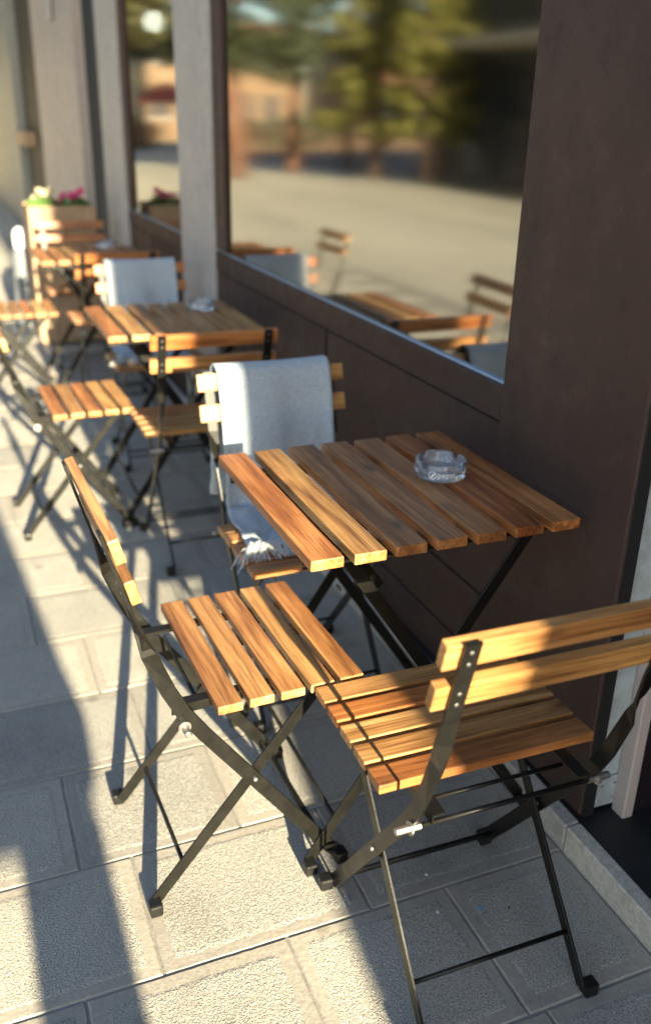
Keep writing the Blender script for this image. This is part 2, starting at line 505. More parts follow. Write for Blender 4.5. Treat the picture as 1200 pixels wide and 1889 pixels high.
lamp = empty('pendant_lamp', (1.52, 6.90, 1.98), label='small round lit globe lamp behind the second window', cat='lamp')
# neighbouring shop down the street
nb = empty('neighbour_building', (1.07, 10, 0), label='beige and grey neighbouring building far down the pavement', cat='building')
def npart(name, lo, hi, m, bev=.004):
    o = bx(name, lo, hi, m, nb, bev); o.location = Vector(o.location) - Vector(nb.location); return o
npart('wall', (1.14, 6.44, 0), (1.6, 20, 6), simple('dark_blue_grey_wall', (.018, .025, .032), .8, 0, .2, 2, spec=.15))
npart('doorway', (1.11, 6.45, .02), (1.139, 7.27, 2.8), simple('dark_door_glass', (.012, .018, .024), .6, spec=.2))
npart('pier', (1.04, 7.28, 0), (1.139, 9.9, 6), BEIGE)
npart('downpipe', (.99, 8.2, 2.05), (1.039, 8.32, 6), GREYPIER, .02)
npart('window', (1.12, 9.95, .5), (1.1395, 12.3, 3), simple('dim_window', (.03, .03, .027), .6, spec=.2))
npart('sign_plate', (1.0, 11.2, 1.05), (1.119, 12.3, 1.2), simple('tan_sign', (.3, .2, .12), .6))
npart('pier', (1.03, 12.4, 0), (1.139, 19.5, 6), GREENGREY)
far_end = tag(bx('far_street_building', (-1.2, 24, 0), (6, 32, 9), make_paint('pale_yellow_render', (.5, .42, .26), .1)), 'pale yellow building closing the far end of the pavement', 'building')

lamp.location = (1.40, 6.36, 1.925)
bm = bmesh.new(); bmesh.ops.create_uvsphere(bm, u_segments=20, v_segments=12, radius=.062)
gm, gnt, gb_ = mat('lit_globe'); gb_.inputs['Emission Color'].default_value = (1, .95, .85, 1); gb_.inputs['Emission Strength'].default_value = 14
obj('globe', bm, gm, lamp, True)
bm = bmesh.new(); tube(bm, [(0, 0, .06), (0, 0, 1.15)], .006, 6); obj('cord', bm, METAL, lamp)
# building behind the viewer: its corner shades the strip next to the wall
cb = empty('corner_building', (.63, -3.5, 0), label='rendered corner building standing behind the viewer', cat='building')
o = bx('wall', (.632, -12, 0), (7, -3.5, 9.5), BEIGE, cb, .01); o.location = Vector(o.location) - Vector(cb.location)
bm = bmesh.new()
prof = [(.40, 0), (.485, 1.05), (.52, 1.20), (.61, 1.36), (.64, 1.42), (.9, 1.42), (.9, 0)]
fr_ = [bm.verts.new((x - .63, .18, z)) for x, z in prof]; bk_ = [bm.verts.new((x - .63, .001, z)) for x, z in prof]
bm.faces.new(fr_); bm.faces.new(bk_[::-1])
for i in range(len(prof)):
    j = (i + 1) % len(prof); bm.faces.new((fr_[j], fr_[i], bk_[i], bk_[j]))
bmesh.ops.recalc_face_normals(bm, faces=bm.faces)
obj('shade_block', bm, BEIGE, cb)  # unseen block, made up to shape the low edge of the shade
# unseen board added behind the viewer, shaped so its shadow crosses the left stones
sb = empty('shadow_board', (.08, -1.5, 0), label='unseen board on a broad post, added behind the viewer to cast a shadow', cat='shadow caster')
bm = bmesh.new(); box(bm, (-.10, -.03, 0), (.066, .0, .84), .004); obj('post', bm, METAL, sb)
bm = bmesh.new()
prof = [(-.75, .815), (.03, .815), (.085, .87), (.095, .93), (.07, 1.0), (-.02, 1.33), (-.16, 1.85), (-.75, 1.85)]
fr_ = [bm.verts.new((x, .012, z)) for x, z in prof]; bk_ = [bm.verts.new((x, -.012, z)) for x, z in prof]
bm.faces.new(fr_); bm.faces.new(bk_[::-1])
for i in range(len(prof)):
    j = (i + 1) % len(prof); bm.faces.new((fr_[j], fr_[i], bk_[i], bk_[j]))
bmesh.ops.recalc_face_normals(bm, faces=bm.faces)
pn = obj('panel', bm, GREYPIER, sb); pn.location = (0, .0135, 0)

# ================================================================== CHAIRS
def slat_mesh(name, L, w, t, bev=.0022):
    bm = bmesh.new(); box(bm, (-L / 2, -w / 2, -t / 2), (L / 2, w / 2, t / 2), bev, 2)
    me = bpy.data.meshes.new(name); bm.normal_update(); bm.to_mesh(me); bm.free()
    me.materials.append(WOOD)
    return me
SEAT_SLAT = slat_mesh('seat_slat', .390, .0455, .017)
BACK_SLAT = slat_mesh('back_slat', .390, .0430, .017)
TABLE_SLAT = slat_mesh('table_slat', .550, .0600, .020)
def inst(name, me, parent, loc, rot=(0, 0, 0)):
    o = bpy.data.objects.new(name, me); COL.objects.link(o); o.parent = parent
    o.location = loc; o.rotation_euler = rot
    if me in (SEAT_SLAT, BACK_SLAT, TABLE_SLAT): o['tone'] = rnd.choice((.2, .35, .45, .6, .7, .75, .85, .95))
    return o
def foot_mesh():
    bm = bmesh.new()
    box(bm, (-.013, -.0125, -.0135), (.013, .0125, .013), .005, 2)
    me = bpy.data.meshes.new('foot'); bm.normal_update(); bm.to_mesh(me); bm.free(); me.materials.append(RUBBER)
    return me
FOOT = foot_mesh()
def screw_mesh():
    bm = bmesh.new(); lathe_l = lathe(bm, [(.0001, .0016), (.0026, .0012), (.0036, 0)], 10)
    me = bpy.data.meshes.new('screw'); bm.to_mesh(me); bm.free(); me.materials.append(STEEL); return me
SCREW = screw_mesh()

POST = [(-.306, .792), (-.268, .650), (-.256, .605), (-.243, .560), (-.214, .482), (-.190, .432), (-.155, .378), (.095, .030), (.108, .016)]
def make_chair(loc, rz, label):
    root = empty('folding_chair', loc, rz, label=label, cat='chair', group='folding chairs with wooden slats')
    ZT = .450
    pitch = .0574
    for k in range(5):
        inst('seat_slat', SEAT_SLAT, root, (0, -.1148 + k * pitch, ZT - .0085 + rnd.uniform(-.0006, .0006)), (0, 0, rnd.uniform(-.004, .004)))
    lean = math.atan2(.306 - .268, .792 - .650)
    for zc in (.767, .694):
        t = (zc - .650) / .142
        v = -.268 - t * .038 + .0125
        inst('back_slat', BACK_SLAT, root, (0, v, zc + .003), (math.radians(90) + lean, 0, 0))
    for s in (-1, 1):
        # back post: flat bar, wide face to the back above, turned edge-on below
        bm = bmesh.new()
        pts, secs = [], []
        tw = [0, 0, .25, .85, 1, 1, 1, 1, 1]
        for i, (v, z) in enumerate(POST):
            a_, b_ = POST[max(i - 1, 0)], POST[min(i + 1, len(POST) - 1)]
            d = Vector((0, b_[0] - a_[0], b_[1] - a_[1])).normalized()
            nrm = Vector((0, -d.z, d.y))              # in profile plane
            ang = tw[i] * math.pi / 2
            wv = Vector((1, 0, 0)) * math.cos(ang) * s + nrm * math.sin(ang)
            tv = wv.cross(d).normalized()
            hw = .0125 if i < 2 else .0135
            pts.append((s * .162, v, z)); secs.append((wv * hw, tv * .0026))
        bar(bm, pts, secs)
        post = obj('back_post', bm, METAL, root)
        ft = inst('foot', FOOT, post, (s * .176, .112, .0138), (0, 0, math.radians(4 * s)))
        for zc in (.767, .694):
            for dz in (-.010, .010):
                t = (zc + dz - .650) / .142
                inst('screw', SCREW, post, (s * .162, -.268 - t * .038 - .0022, zc + dz), (math.radians(90) + lean, 0, 0))
        # leg
        bm = bmesh.new()
        A = Vector((s * .150, .085, .430)); B = Vector((s * .150, -.258, .016))
        d = (B - A).normalized(); nrm = Vector((0, -d.z, d.y))
        bar(bm, [A, B], [(nrm * .0115, Vector((.0024, 0, 0)))] * 2)
        leg = obj('leg', bm, METAL, root)
        inst('foot', FOOT, leg, (s * .164, -.262, .0138), (0, 0, 0))
        # seat rail
        bm = bmesh.new()
        box(bm, (s * .128 - .011, -.205, .4305), (s * .128 + .011, .128, .4325))
        box(bm, (s * .128 + (.0087 if s > 0 else -.011), -.205, .414), (s * .128 + (.011 if s > 0 else -.0087), .128, .4304))
        obj('seat_rail', bm, METAL, root)
        # pivot rivet and the slide bolt under the seat back
        bm = bmesh.new(); tube(bm, [(s * .158, -.062, .250), (s * .1672, -.062, .250), (s * .1685, -.062, .250)], [.0045, .0045, .003], 10)
        obj('pivot_rivet', bm, STEEL, root, True)
        bm = bmesh.new(); tube(bm, [(s * .150, -.190, .405), (s * .1905, -.190, .405), (s * .192, -.190, .405)], [.0062, .0062, .0045], 12)
        bo = obj('slide_bolt', bm, STEEL, root)
        bm = bmesh.new(); tube(bm, [(s * .1655, -.190, .405), (s * .1685, -.190, .405)], .0115, 14)
        obj('washer', bm, STEEL, bo)
    def rod(a, b_, rad, name='crossbar'):
        bm = bmesh.new(); tube(bm, [a, b_], rad, 8); obj(name, bm, METAL, root, True)
    rod((-.148, -.201, .085), (.148, -.201, .085), .0042)
    rod((-.160, .066, .070), (.160, .066, .070), .0042)
    rod((-.160, .081, .049), (.160, .081, .049), .0042)
    rod((-.150, -.190, .405), (.150, -.190, .405), .0042)
    rod((-.128, -.150, .412), (.128, -.150, .412), .0036)
    rod((-.150, .086, .424), (.150, .086, .424), .0042)
    return root
simple_white = simple('white_nylon', (.75, .74, .70), .5)

RAD = math.radians
chA = make_chair((.462, 1.447, 0), -1.539, 'sunlit folding chair in the foreground, turned sideways facing the table')
def chair_copy(loc, rz, label):
    c = copy_tree(chA); c.location = loc; c.rotation_euler = (0, 0, rz); c['label'] = label
    for ch in c.children:
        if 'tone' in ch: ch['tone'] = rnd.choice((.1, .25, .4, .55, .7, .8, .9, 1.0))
    return c
chB = chair_copy((.700, 1.105, 0), -.016, 'folding chair nearest the doorway, its half lit backrest turned to the viewer')
chC = chair_copy((.733, 1.841, 0), math.pi + .01, 'folding chair behind the nearest table with a grey blanket over its back')
chD = chair_copy((.713, 2.878, 0), .0, 'folding chair standing back to back with the nearest blanket chair')
chE = chair_copy((.400, 3.215, 0), -math.pi / 2 + .03, 'folding chair on the street side of the second table')
chF = chair_copy((.775, 3.715, 0), math.pi, 'folding chair at the far side of the second table, under the farther blanket')
chG = chair_copy((.742, 4.665, 0), .02, 'folding chair with its back to the farther blanket chair, before the last table')
chH = chair_copy((.360, 4.980, 0), -math.pi / 2, 'folding chair on the street side of the last table, at the left edge')
chI = chair_copy((.725, 5.520, 0), math.pi, 'folding chair in front of the flower planter, farthest of all')

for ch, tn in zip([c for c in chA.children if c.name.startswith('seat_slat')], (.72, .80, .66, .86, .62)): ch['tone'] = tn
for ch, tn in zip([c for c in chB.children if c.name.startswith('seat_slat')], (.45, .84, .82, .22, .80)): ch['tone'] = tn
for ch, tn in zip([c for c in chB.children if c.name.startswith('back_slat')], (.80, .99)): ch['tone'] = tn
# ================================================================== TABLES
def make_table(loc, rz, label):
    root = empty('folding_table', loc, rz, label=label, cat='table', group='square slatted folding tables')
    for k in range(7):
        inst('table_slat', TABLE_SLAT, root, (-.240 + k * .080, rnd.uniform(-.0012, .0012), .690 + rnd.uniform(-.0008, .0008)), (0, 0, math.pi / 2 + rnd.uniform(-.003, .003)))
    for s in (-1, 1):
        bm = bmesh.new()
        box(bm, (-.262, s * .205 - .013, .677), (.262, s * .205 + .013, .6795))
        box(bm, (-.262, s * .205 + s * .0105 - .0013, .655), (.262, s * .205 + s * .0105 + .0013, .6768))
        obj('top_rail', bm, METAL, root)
    for e in (-1, 1):          # near and far X pair
        for s in (-1, 1):
            yy = e * (.240 if s > 0 else .232)
            A = Vector((s * .185, yy, .672)); B = Vector((-s * .250, yy, .016))
            d = (B - A).normalized(); nrm = Vector((-d.z, 0, d.x))
            bm = bmesh.new(); bar(bm, [A, B], [(nrm * .0125, Vector((0, .0026, 0)))] * 2)
            leg = obj('leg', bm, METAL, root)
            inst('foot', FOOT, leg, (-s * .254, yy + e * .016, .0138), (0, 0, math.pi / 2))
        bm = bmesh.new(); tube(bm, [(0.005, e * .226, .344), (.005, e * .247, .344)], .0045, 8)
        obj('pivot_rivet', bm, STEEL, root)
        bm = bmesh.new(); bar(bm, [(-.155, e * .2, .655), (-.105, e * .2, .585)], [(Vector((.010, 0, .007)), Vector((0, .0015, 0)))] * 2)
        obj('brace', bm, METAL, root)
    def rod(a, b_, rad=.0048):
        bm = bmesh.new(); tube(bm, [a, b_], rad, 8); obj('crossbar', bm, METAL, root, True)
    for s in (-1, 1):
        rod((-s * .195, -.236, .100), (-s * .195, .236, .100))
    rod((.170, -.236, .652), (.170, .236, .652)); rod((-.170, -.228, .652), (-.170, .228, .652))
    bm = bmesh.new(); box(bm, (-.135, -.09, .598), (-.085, .09, .601), .0006); obj('stay_plate', bm, METAL, root)
    return root
tb1 = make_table((.765, 1.521, 0), .0, 'nearest slatted folding table with a printed glass ashtray')
def table_copy(loc, rz, label):
    c = copy_tree(tb1); c.location = loc; c.rotation_euler = (0, 0, rz); c['label'] = label
    for ch in c.children:
        if 'tone' in ch: ch['tone'] = rnd.choice((.3, .45, .5, .6, .75, .9))
    return c
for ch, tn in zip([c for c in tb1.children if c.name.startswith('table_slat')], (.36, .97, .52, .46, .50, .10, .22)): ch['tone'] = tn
tb2 = table_copy((.739, 3.298, 0), -.003, 'second slatted folding table along the window, partly hidden by a chair back')
tb3 = table_copy((.715, 5.090, 0), .01, 'farthest slatted folding table, blurred, in front of the flower planter')

# ================================================================== ASHTRAYS
def make_ashtray(loc, rz, label):
    root = empty('glass_ashtray', loc, rz, label=label, cat='ashtray', group='round glass ashtrays on the tables')
    bm = bmesh.new(); n = 96
    R0, R1, Hh, base = .0525, .0445, .0365, .010
    def notch(k):
        a = (360.0 * k / n) % 90
        d = abs(a - 45)
        return 1.0 if d < 7 else max(0.0, 1 - (d - 7) / 4.0) if d < 11 else 0.0
    def ring(rr, z, dn=0):
        return [bm.verts.new((rr * math.cos(2 * math.pi * k / n), rr * math.sin(2 * math.pi * k / n), z - dn * notch(k))) for k in range(n)]
    D = .013
    rings = [ring(.030, 0), ring(R0 - .004, 0), ring(R0 - .001, .0015), ring(R0, .005), ring(R0, Hh - .016), ring(R0, Hh - .002, D), ring(R0 - .0015, Hh, D),
             ring(R1 + .0015, Hh, D), ring(R1, Hh - .002, D), ring(R1 - .001, .016), ring(R1 - .004, base + .0015), ring(R1 - .009, base), ring(.02, base - .0008)]
    for a, b_ in zip(rings, rings[1:]):
        for k in range(n):
            j = (k + 1) % n; bm.faces.new((a[k], a[j], b_[j], b_[k]))
    bm.faces.new(rings[0][::-1]); bm.faces.new(rings[-1])
    bmesh.ops.recalc_face_normals(bm, faces=bm.faces)
    body = obj('bowl', bm, CLEAR, root, True)
    # white print: round emblem and lettering, wrapped round the outside
    cu = bpy.data.curves.new('lettering', 'FONT'); cu.body = 'pepsi'; cu.size = .0165; cu.align_x = 'LEFT'; cu.space_character = 1.06; cu.offset = .00018
    to = bpy.data.objects.new('lettering_tmp', cu); COL.objects.link(to)
    dg = bpy.context.evaluated_depsgraph_get(); me = bpy.data.meshes.new_from_object(to.evaluated_get(dg))
    tv = [v.co.copy() for v in me.vertices]; tf = [list(p.vertices) for p in me.polygons]
    bpy.data.objects.remove(to); bpy.data.curves.remove(cu)
    for q in range(4):
        bm = bmesh.new()
        base_a = math.radians(-90 + 90 * q) 
        def wrap(x, y):
            a = base_a + x / R0
            rr = R0 + .0005
            return (rr * math.cos(a), rr * math.sin(a), y)
        x0 = -.0105
        vv = [bm.verts.new(wrap(x0 + c.x, .0125 + c.y)) for c in tv]
        for fc in tf:
            try: bm.faces.new([vv[i] for i in fc])
            except ValueError: pass
        cx, cz, ra = -.0205, .0165, .0083
        m_ = 28
        o_ = [bm.verts.new(wrap(cx + ra * math.cos(2 * math.pi * k / m_), cz + ra * math.sin(2 * math.pi * k / m_))) for k in range(m_)]
        i_ = [bm.verts.new(wrap(cx + (ra - .0013) * math.cos(2 * math.pi * k / m_), cz + (ra - .0013) * math.sin(2 * math.pi * k / m_))) for k in range(m_)]
        for k in range(m_):
            j = (k + 1) % m_; bm.faces.new((o_[k], o_[j], i_[j], i_[k]))
        up, dn = [], []
        for k in range(13):
            t = -1 + 2 * k / 12
            x = t * (ra - .0015) * .92
            yy = .55 * t * ra * .9 + .0010 * math.sin(t * 3.0)
            th = .0036 * (1 - t * t) * (1.2 + .5 * t)
            lim = math.sqrt(max((ra - .001) ** 2 - x * x, 0))
            up.append(bm.verts.new(wrap(cx + x, cz + max(-lim, min(lim, yy + th * .5)))))
            dn.append(bm.verts.new(wrap(cx + x, cz + max(-lim, min(lim, yy - th * .9)))))
        for k in range(12): bm.faces.new((dn[k], dn[k + 1], up[k + 1], up[k]))
        bmesh.ops.recalc_face_normals(bm, faces=bm.faces)
        obj('print', bm, WHITEPRINT, body)
    return root
as1 = make_ashtray((.893, 1.530, .7012), math.radians(-24), 'clear glass ashtray with white lettering on the nearest table')
as2 = copy_tree(as1); as2.location = (.885, 3.400, .7012); as2['label'] = 'clear glass ashtray on the second table, blurred'
as3 = copy_tree(as1); as3.location = (.840, 5.250, .7012); as3['label'] = 'clear glass ashtray on the farthest table, below the grey pier'

# ================================================================== BLANKETS
def make_blanket(chair, label, seed):
    rn = random.Random(seed)
    root = empty('blanket', chair.location, chair.rotation_euler[2], label=label, cat='blanket', group='grey fringed blankets over chair backs')
    path = [(-.352, .44), (-.349, .52), (-.344, .60), (-.339, .70), (-.333, .765), (-.326, .795), (-.310, .808), (-.290, .807), (-.272, .797), (-.261, .768), (-.249, .72), (-.238, .67),
            (-.230, .62), (-.222, .57), (-.212, .52), (-.197, .487), (-.175, .465), (-.13, .4565), (-.08, .4555), (-.03, .4555), (.02, .4560)]
    # resample
    P = [Vector((0, a, b_)) for a, b_ in path]
    pts = []
    for a, b_ in zip(P, P[1:]):
        for k in range(3): pts.append(a.lerp(b_, k / 3))
    pts.append(P[-1])
    nu = 40; W2 = .150
    L = [0]
    for a, b_ in zip(pts, pts[1:]): L.append(L[-1] + (b_ - a).length)
    bm = bmesh.new(); uvl = bm.loops.layers.uv.new('UVMap')
    grid = []; uvs = {}
    npts = len(pts)
    for i, p in enumerate(pts):
        t = i / (npts - 1)
        row = []
        d = (pts[min(i + 1, npts - 1)] - pts[max(i - 1, 0)]).normalized()
        nr = Vector((0, d.z, -d.y)) * -1
        if nr.y < 0 and t > .4: nr = -nr
        for k in range(nu + 1):
            q = k / nu
            x = -W2 + 2 * W2 * q - .003
            lo_ = min(1, max(0, (t - .62) / .3)); lo_ = lo_ * lo_ * (3 - 2 * lo_)
            x += .012 * (t - .35) * (1 if q < .5 else -.6) + .022 * lo_
            # soft vertical folds, strongest away from the top edge
            away = min(1, abs(L[i] - L[18]) / .18)
            wv = .0065 * away * math.sin(q * 9 + 1.3 + 2.0 * t) + .0035 * away * math.sin(q * 23 + 5 * t) * (.6 + .4 * math.sin(t * 9)) + .0016 * math.sin(t * 42 + 4 * q) * away + .002 * math.sin(q * 5 + 9 * t)
            if p.z < .47: wv = abs(wv) * .6
            edge = math.exp(-((q - 1) / .05) ** 2) * .010 * away + math.exp(-(q / .05) ** 2) * .006 * away
            co = Vector((x, 0, 0)) + p + nr * (wv + edge * .5)
            if t > .75 : co.z += .004 * math.exp(-((q - .2) / .1) ** 2) + .010 * math.exp(-((t - .93) / .04) ** 2) * (.6 + .4 * math.sin(q * 14))
            v = bm.verts.new(co); row.append(v); uvs[v] = (x, L[i])
        grid.append(row)
    for a, b_ in zip(grid, grid[1:]):
        for k in range(nu):
            fc = bm.faces.new((a[k], a[k + 1], b_[k + 1], b_[k]))
            for lp in fc.loops: lp[uvl].uv = uvs[lp.vert]
    ends = [v.co.copy() for v in grid[-1]]
    cl = obj('cloth', bm, CLOTH, root, True)
    md = cl.modifiers.new('thickness', 'SOLIDIFY'); md.thickness = .0035; md.offset = 0
    # fringe lying in loops on the seat
    bm = bmesh.new()
    for k in range(300):
        q = rn.random() if k > 90 else .62 + .38 * rn.random()
        e0 = ends[min(int(q * nu), nu)]
        sx = rn.uniform(-.012, .012); ln = rn.uniform(.04, .085)
        if q > .86: sx += rn.uniform(.005, .06)
        h = rn.uniform(.004, .024)
        pt = []
        for m_ in range(6):
            t = m_ / 5
            y = e0.y + ln * t * (1 if k % 3 else .75)
            z = .4545 + (e0.z - .4525) * (1 - t) + h * math.sin(math.pi * min(1, t * 1.15)) * (1 - .5 * t) + .0016
            if abs(e0.x + sx * t) > .197 : z -= (abs(e0.x + sx * t) - .197) * 1.1
            pt.append((e0.x + sx * t + .004 * math.sin(3 * t + k), y, max(z, .405)))
        tube(bm, pt, .0010, 4, False)
    fo = obj('fringe', bm, FRINGE, root, True); fo['kind'] = 'stuff'
    return root
make_blanket(chC, 'grey woven blanket with white fringe on the chair behind the nearest table', 3)
make_blanket(chF, 'grey woven blanket on the farther chair, blurred, next to the grey pier', 5)

# ================================================================== PLANTER, FLOWERS, BOLLARD
pl = empty('flower_planter', (.715, 6.20, 0), label='tall wooden planter box with flowers at the far end of the tables', cat='planter')
for k in range(5):
    bm = bmesh.new(); box(bm, (-.205, -.012, -.084), (.205, .012, .084), .002)
    o = obj('plank', bm, simple('pale_planter_wood', (.30, .20, .12), .7, 0, .25, 10) if k == 0 else bpy.data.materials['pale_planter_wood'], pl); o.location = (0, -.16, .10 + k * .1685)
    o2 = o.copy(); COL.objects.link(o2); o2.location = (0, .16, .10 + k * .1685)
for s in (-1, 1):
    bm = bmesh.new(); box(bm, (-.012, -.145, .02), (.012, .145, .85), .004)
    o = obj('side_panel', bm, bpy.data.materials['pale_planter_wood'], pl); o.location = (s * .192, 0, 0)
bm = bmesh.new(); box(bm, (-.178, -.145, .75), (.178, .145, .805)); obj('soil', bm, simple('soil', (.03, .02, .015), .9, 0, .4, 30), pl)
LEAF = simple('leaf_green', (.09, .17, .035), .5, 0, .4, 20)
def leafy(bm, c, rad, n, size, rn, flat=.8):
    for _ in range(n):
        d = Vector((rn.gauss(0, 1), rn.gauss(0, 1), rn.gauss(0, 1)))
        d.normalize(); p = Vector(c) + Vector((d.x * rad[0], d.y * rad[1], d.z * rad[2])) * (rn.random() ** .4)
        a = Vector((rn.gauss(0, 1), rn.gauss(0, 1), rn.gauss(0, .6))).normalized()
        b_ = a.cross(Vector((rn.gauss(0, 1), rn.gauss(0, 1), rn.gauss(0, 1)))).normalized()
        s = size * rn.uniform(.6, 1.3)
        q = [bm.verts.new(p + a * s), bm.verts.new(p + b_ * s * .5), bm.verts.new(p - a * s), bm.verts.new(p - b_ * s * .5)]
        bm.faces.new(q)
def flower(loc, col, name, label, seed):
    rn = random.Random(seed)
    root = empty(name, loc, label=label, cat='flowers', group='flowers in the planter')
    bm = bmesh.new(); leafy(bm, (0, 0, .04), (.10, .12, .06), 420, .024, rn); obj('leaves', bm, LEAF, root)
    pm = simple(name + '_petals', col, .6, 0, .15, 40)
    for k in range(13 if seed == 2 else 6):
        a = rn.uniform(0, 6.28); q = .085 * math.sqrt(rn.random())
        bm = bmesh.new(); leafy(bm, (q * math.cos(a), q * math.sin(a) * 1.2, .085 + rn.uniform(-.03, .05)), (.026, .026, .018), 45, .012, rn)
        obj('flower_head', bm, pm, root)
    return root
flower((.615, 6.17, .807), (.62, .55, .38), 'white_flowers', 'creamy white flowers on the left of the planter', 1)
flower((.800, 6.17, .807), (.75, .05, .26), 'pink_flowers', 'bright pink flowers on the right of the planter', 2)
bo = empty('bollard', (.505, 6.75, 0), label='grey bollard with a white cap at the left edge behind the tables', cat='bollard')
bm = bmesh.new(); lathe(bm, [(.10, 0), (.10, .02), (.085, .04), (.072, .40), (.068, .50), (.05, .53)], 24); obj('post', bm, simple('grey_iron', (.12, .13, .14), .6), bo, True)
bm = bmesh.new(); lathe(bm, [(.048, .53), (.052, .56), (.052, .63), (.03, .66), (.0005, .665)], 24); obj('cap', bm, simple('white_enamel', (.85, .85, .8), .25), bo, True)

# paper scraps on the stones
def scrap(loc, size, col, label, seed):
    rn = random.Random(seed); bm = bmesh.new()
    n = 7; top = []
    for k in range(n):
        a = 2 * math.pi * k / n; rr = size * rn.uniform(.6, 1.1)
        top.append(bm.verts.new((rr * math.cos(a), rr * .8 * math.sin(a), .0012 + rn.uniform(0, .0018))))
    fc = bm.faces.new(top)
    ex = bmesh.ops.extrude_face_region(bm, geom=[fc])
    for e in ex['geom']:
        if isinstance(e, bmesh.types.BMVert): e.co.z -= .0008
    o = obj('paper_scrap', bm, simple('scrap_%d' % seed, col, .8)); o.location = (loc[0], loc[1], .0034)
    tag(o, label, 'litter', 'scraps of litter on the paving')
scrap((.721, 1.172), .0042, (.75, .75, .74), 'tiny white paper scrap on the joint of the paving near the kerb', 1)
scrap((.779, 1.063), .0052, (.10, .35, .60), 'tiny blue paper scrap on the shaded paving stone', 2)
scrap((.697, 1.082), .0048, (.72, .74, .76), 'tiny white paper scrap left of the blue one', 3)
scrap((.831, 1.043), .0032, (.01, .01, .01), 'tiny black scrap right of the blue one', 4)

# ================================================================== ACROSS THE PLAZA (seen mirrored in the window)
BARK = simple('bark', (.10, .06, .04), .9, 0, .35, 6, .01, 20)
BARK2 = simple('red_bark', (.16, .075, .045), .9, 0, .35, 6, .01, 20)
FOL = [simple('olive_foliage', (.075, .07, .02), .6, 0, .4, 1.5), simple('dark_foliage', (.035, .045, .018), .6, 0, .4, 1.5), simple('yellow_foliage', (.13, .125, .025), .6, 0, .4, 1.5)]
def tree(loc, h, tr, crown_z, crown_r, crown_h, fol, bark, label, seed, n=26000, leaf=.09, conical=False):
    rn = random.Random(seed)
    root = empty('plaza_tree', loc, label=label, cat='tree', group='trees across the plaza')
    bm = bmesh.new()
    pts = [(rn.uniform(-.05, .05) * i, rn.uniform(-.05, .05) * i, h * .92 * i / 6) for i in range(7)]
    tube(bm, pts, [tr * (1 - .13 * i) for i in range(7)], 10)
    tk = obj('trunk', bm, bark, root, True)
    for k in range(9):
        z = crown_z + (h - crown_z) * rn.uniform(0, .75); a = rn.uniform(0, 6.28); l = crown_r * rn.uniform(.6, .95) * (1 - (z - crown_z) / max(h - crown_z, .1) * .5)
        bm = bmesh.new(); tube(bm, [(0, 0, z), (l * .5 * math.cos(a), l * .5 * math.sin(a), z + l * .25), (l * math.cos(a), l * math.sin(a), z + l * .6)], [tr * .45, tr * .28, tr * .08], 6)
        obj('limb', bm, bark, root, True)
    bm = bmesh.new()
    nc = 300
    for k in range(nc):
        t = rn.random()
        z = crown_z + (h - crown_z + .3) * t
        rr = crown_r * ((1 - t) * .95 + .06 if conical else math.sqrt(max(.05, 1 - (2 * t - .9) ** 2)))
        a = rn.uniform(0, 6.28); q = rr * math.sqrt(rn.random())
        s = crown_r * rn.uniform(.08, .24) * (.7 if conical else 1)
        leafy(bm, (q * math.cos(a), q * math.sin(a), z), (s, s, s * (.9 if conical else .7)), n // nc, leaf * 1.35, rn)
    obj('crown', bm, fol, root)
    return root
def V(x_virtual, y): return (2.176 - x_virtual, y, 0)      # mirror of a point seen in the glass at x = 1.088
tree(V(7.3, 24), 11, .26, 2.6, 3.4, 7, FOL[1], BARK2, 'bare lower trunk tree with olive crown, leftmost mirrored in the window', 11)
tree(V(9.6, 26), 11, .26, 4.4, 2.4, 7, FOL[0], BARK2, 'reddish trunk tree with high olive crown across the plaza', 12)
tree(V(11.8, 27), 10, .17, 4.6, 2.3, 6, FOL[1], BARK, 'slim dark trunk tree between the reddish one and the conifer', 13)
tree(V(10.7, 22.8), 9.0, .2, .9, 1.5, 8, FOL[2], BARK, 'broad yellowish green conifer across the plaza', 14, 34000, .075, True)
tree(V(10.9, 20.3), 8.0, .2, 1.0, 1.25, 8, FOL[2], BARK, 'second yellowish conifer beside the dark arcade', 15, 30000, .075, True)
tree(V(9.0, 45), 13, .3, 4, 4, 8, FOL[1], BARK, 'far dark leafy tree in front of the beige houses', 16, 20000, .14)
tree(V(3.6, 22), 10, .22, 3.0, 2.8, 7, FOL[0], BARK, 'olive crowned tree seen in the second window', 17)

def house(name, lo, hi, m, label, cols, rows, z0, wz, wm):
    root = empty(name, ((lo[0] + hi[0]) / 2, lo[1], 0), label=label, cat='building', group='houses across the plaza')
    o = bx('wall', lo, hi, m, root, .02); o.location = Vector(o.location) - Vector(root.location)
    W_ = hi[0] - lo[0]
    for i in range(cols):
        for j in range(rows):
            x = -W_ / 2 + W_ * (i + .5) / cols
            bm = bmesh.new(); box(bm, (-.55, -.06, -.8), (.55, .05, .8), .01)
            w_ = obj('window', bm, wm, root); w_.location = (x, -.01, z0 + j * wz)
            bm = bmesh.new(); box(bm, (-.7, -.18, -.95), (.7, -.0, -.82)); obj('sill', bm, GREYPIER, w_)
    bm = bmesh.new(); box(bm, (-W_ / 2 - .4, -.4, 0), (W_ / 2 + .4, hi[1] - lo[1] + .4, .35)); rf = obj('roof', bm, simple(name + '_roof', (.28, .12, .07), .8), root); rf.location = (0, 0, hi[2])
    return root
DARKWIN = simple('dark_window', (.03, .035, .045), .15)
house('beige_house', (-21.5, 62, 0), (-11, 74, 6.6), make_paint('sand_render', (.20, .125, .07), .3), 'sand coloured house with dark windows behind the trees', 6, 2, 2.2, 3.1, DARKWIN)
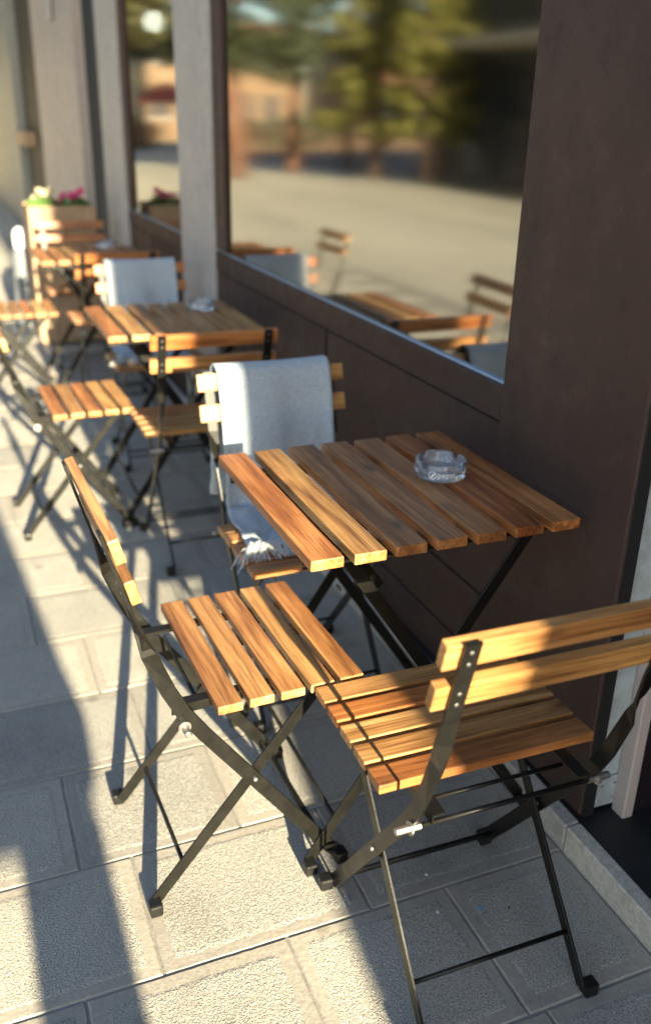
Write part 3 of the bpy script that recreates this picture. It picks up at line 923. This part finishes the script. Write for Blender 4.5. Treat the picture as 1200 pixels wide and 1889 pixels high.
house('brick_house', (-40, 60, 0), (-25.5, 72, 6.9), make_paint('brick_render', (.18, .09, .05), .3), 'orange brown house beyond the conifers', 6, 2, 2.4, 3.2, DARKWIN)
house('cream_house', (-6, 70, 0), (-.5, 80, 7.5), make_paint('cream_render', (.24, .185, .105), .25), 'cream house at the far corner of the plaza', 3, 2, 2.4, 3.2, DARKWIN)

# dark arcade on the left of the plaza: throws the long shade over the ground
arc = empty('dark_arcade', (-9.6, 15, 0), label='dark glass arcade building with a pale awning across the plaza', cat='building')
def apart(name, lo, hi, m, bev=.01):
    o = bx(name, lo, hi, m, arc, bev); o.location = Vector(o.location) - Vector(arc.location); return o
apart('wall', (-24, 5, 0), (-9.7, 21.8, 5.4), simple('charcoal_cladding', (.045, .05, .055), .5, 0, .3, 1))
for k in range(6):
    apart('window', (-9.695, 5.6 + k * 2.8, .3), (-9.64, 7.9 + k * 2.8, 2.5), DARKWIN)
    apart('window', (-9.695, 5.6 + k * 2.8, 3.5), (-9.64, 7.9 + k * 2.8, 5.0), DARKWIN)
aw = apart('awning', (-9.69, 5.2, 2.9), (-8.6, 21.5, 3.05), simple('pale_awning', (.45, .42, .36), .7))
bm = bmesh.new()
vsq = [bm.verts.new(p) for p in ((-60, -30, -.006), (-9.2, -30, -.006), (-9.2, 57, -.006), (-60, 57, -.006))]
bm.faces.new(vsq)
tag(obj('shade_sheet', bm, simple('shade_dark', (.05, .052, .056), .85, 0, .25, 2)), kind='structure')  # dark sheet laid over the ground to deepen the arcade's shade
for i, (xa, xb, yy, l) in enumerate(((-18.5, -9.6, 44, 'long clipped dark hedge across the plaza, in front of the sand coloured house'), (-33, -20, 47, 'long clipped dark hedge across the plaza, in front of the orange brown house'), (-8.2, -3.2, 46, 'short clipped hedge across the plaza, in front of the cream house'))):
    hr = empty('hedge', ((xa + xb) / 2, yy, 0), label=l, cat='hedge', group='hedges across the plaza')
    rn = random.Random(60 + i); bm = bmesh.new()
    leafy(bm, (0, 0, .75), ((xb - xa) / 2 * 1.05, .6, .75), 3000, .16, rn); obj('foliage', bm, FOL[1], hr)
    bm = bmesh.new(); box(bm, (-(xb - xa) / 2 * .96, -.35, 0), ((xb - xa) / 2 * .96, .35, 1.15), .1); obj('inner_twigs', bm, BARK, hr)
# red parasols far off
for i, (p, l) in enumerate(((V(10.9, 40), 'closed red parasol left of the tree trunks in the mirrored plaza'), (V(8.9, 38), 'second red parasol farther left in the mirrored plaza'))):
    rt = empty('red_parasol', p, label=l, cat='parasol', group='red parasols on the plaza')
    bm = bmesh.new(); tube(bm, [(0, 0, 0), (0, 0, 2.6)], .04, 8); obj('pole', bm, METAL, rt)
    bm = bmesh.new(); lathe(bm, [(1.5, 1.9), (1.1, 2.15), (.4, 2.5), (.01, 2.65)], 12); obj('canopy', bm, simple('red_canvas_%d' % i, (.45, .04, .025), .8), rt)

# ------------------------------------------------------------------ render
scene.render.engine = 'CYCLES'
scene.cycles.max_bounces = 10
scene.cycles.transparent_max_bounces = 12
scene.cycles.caustics_reflective = False
scene.cycles.caustics_refractive = True
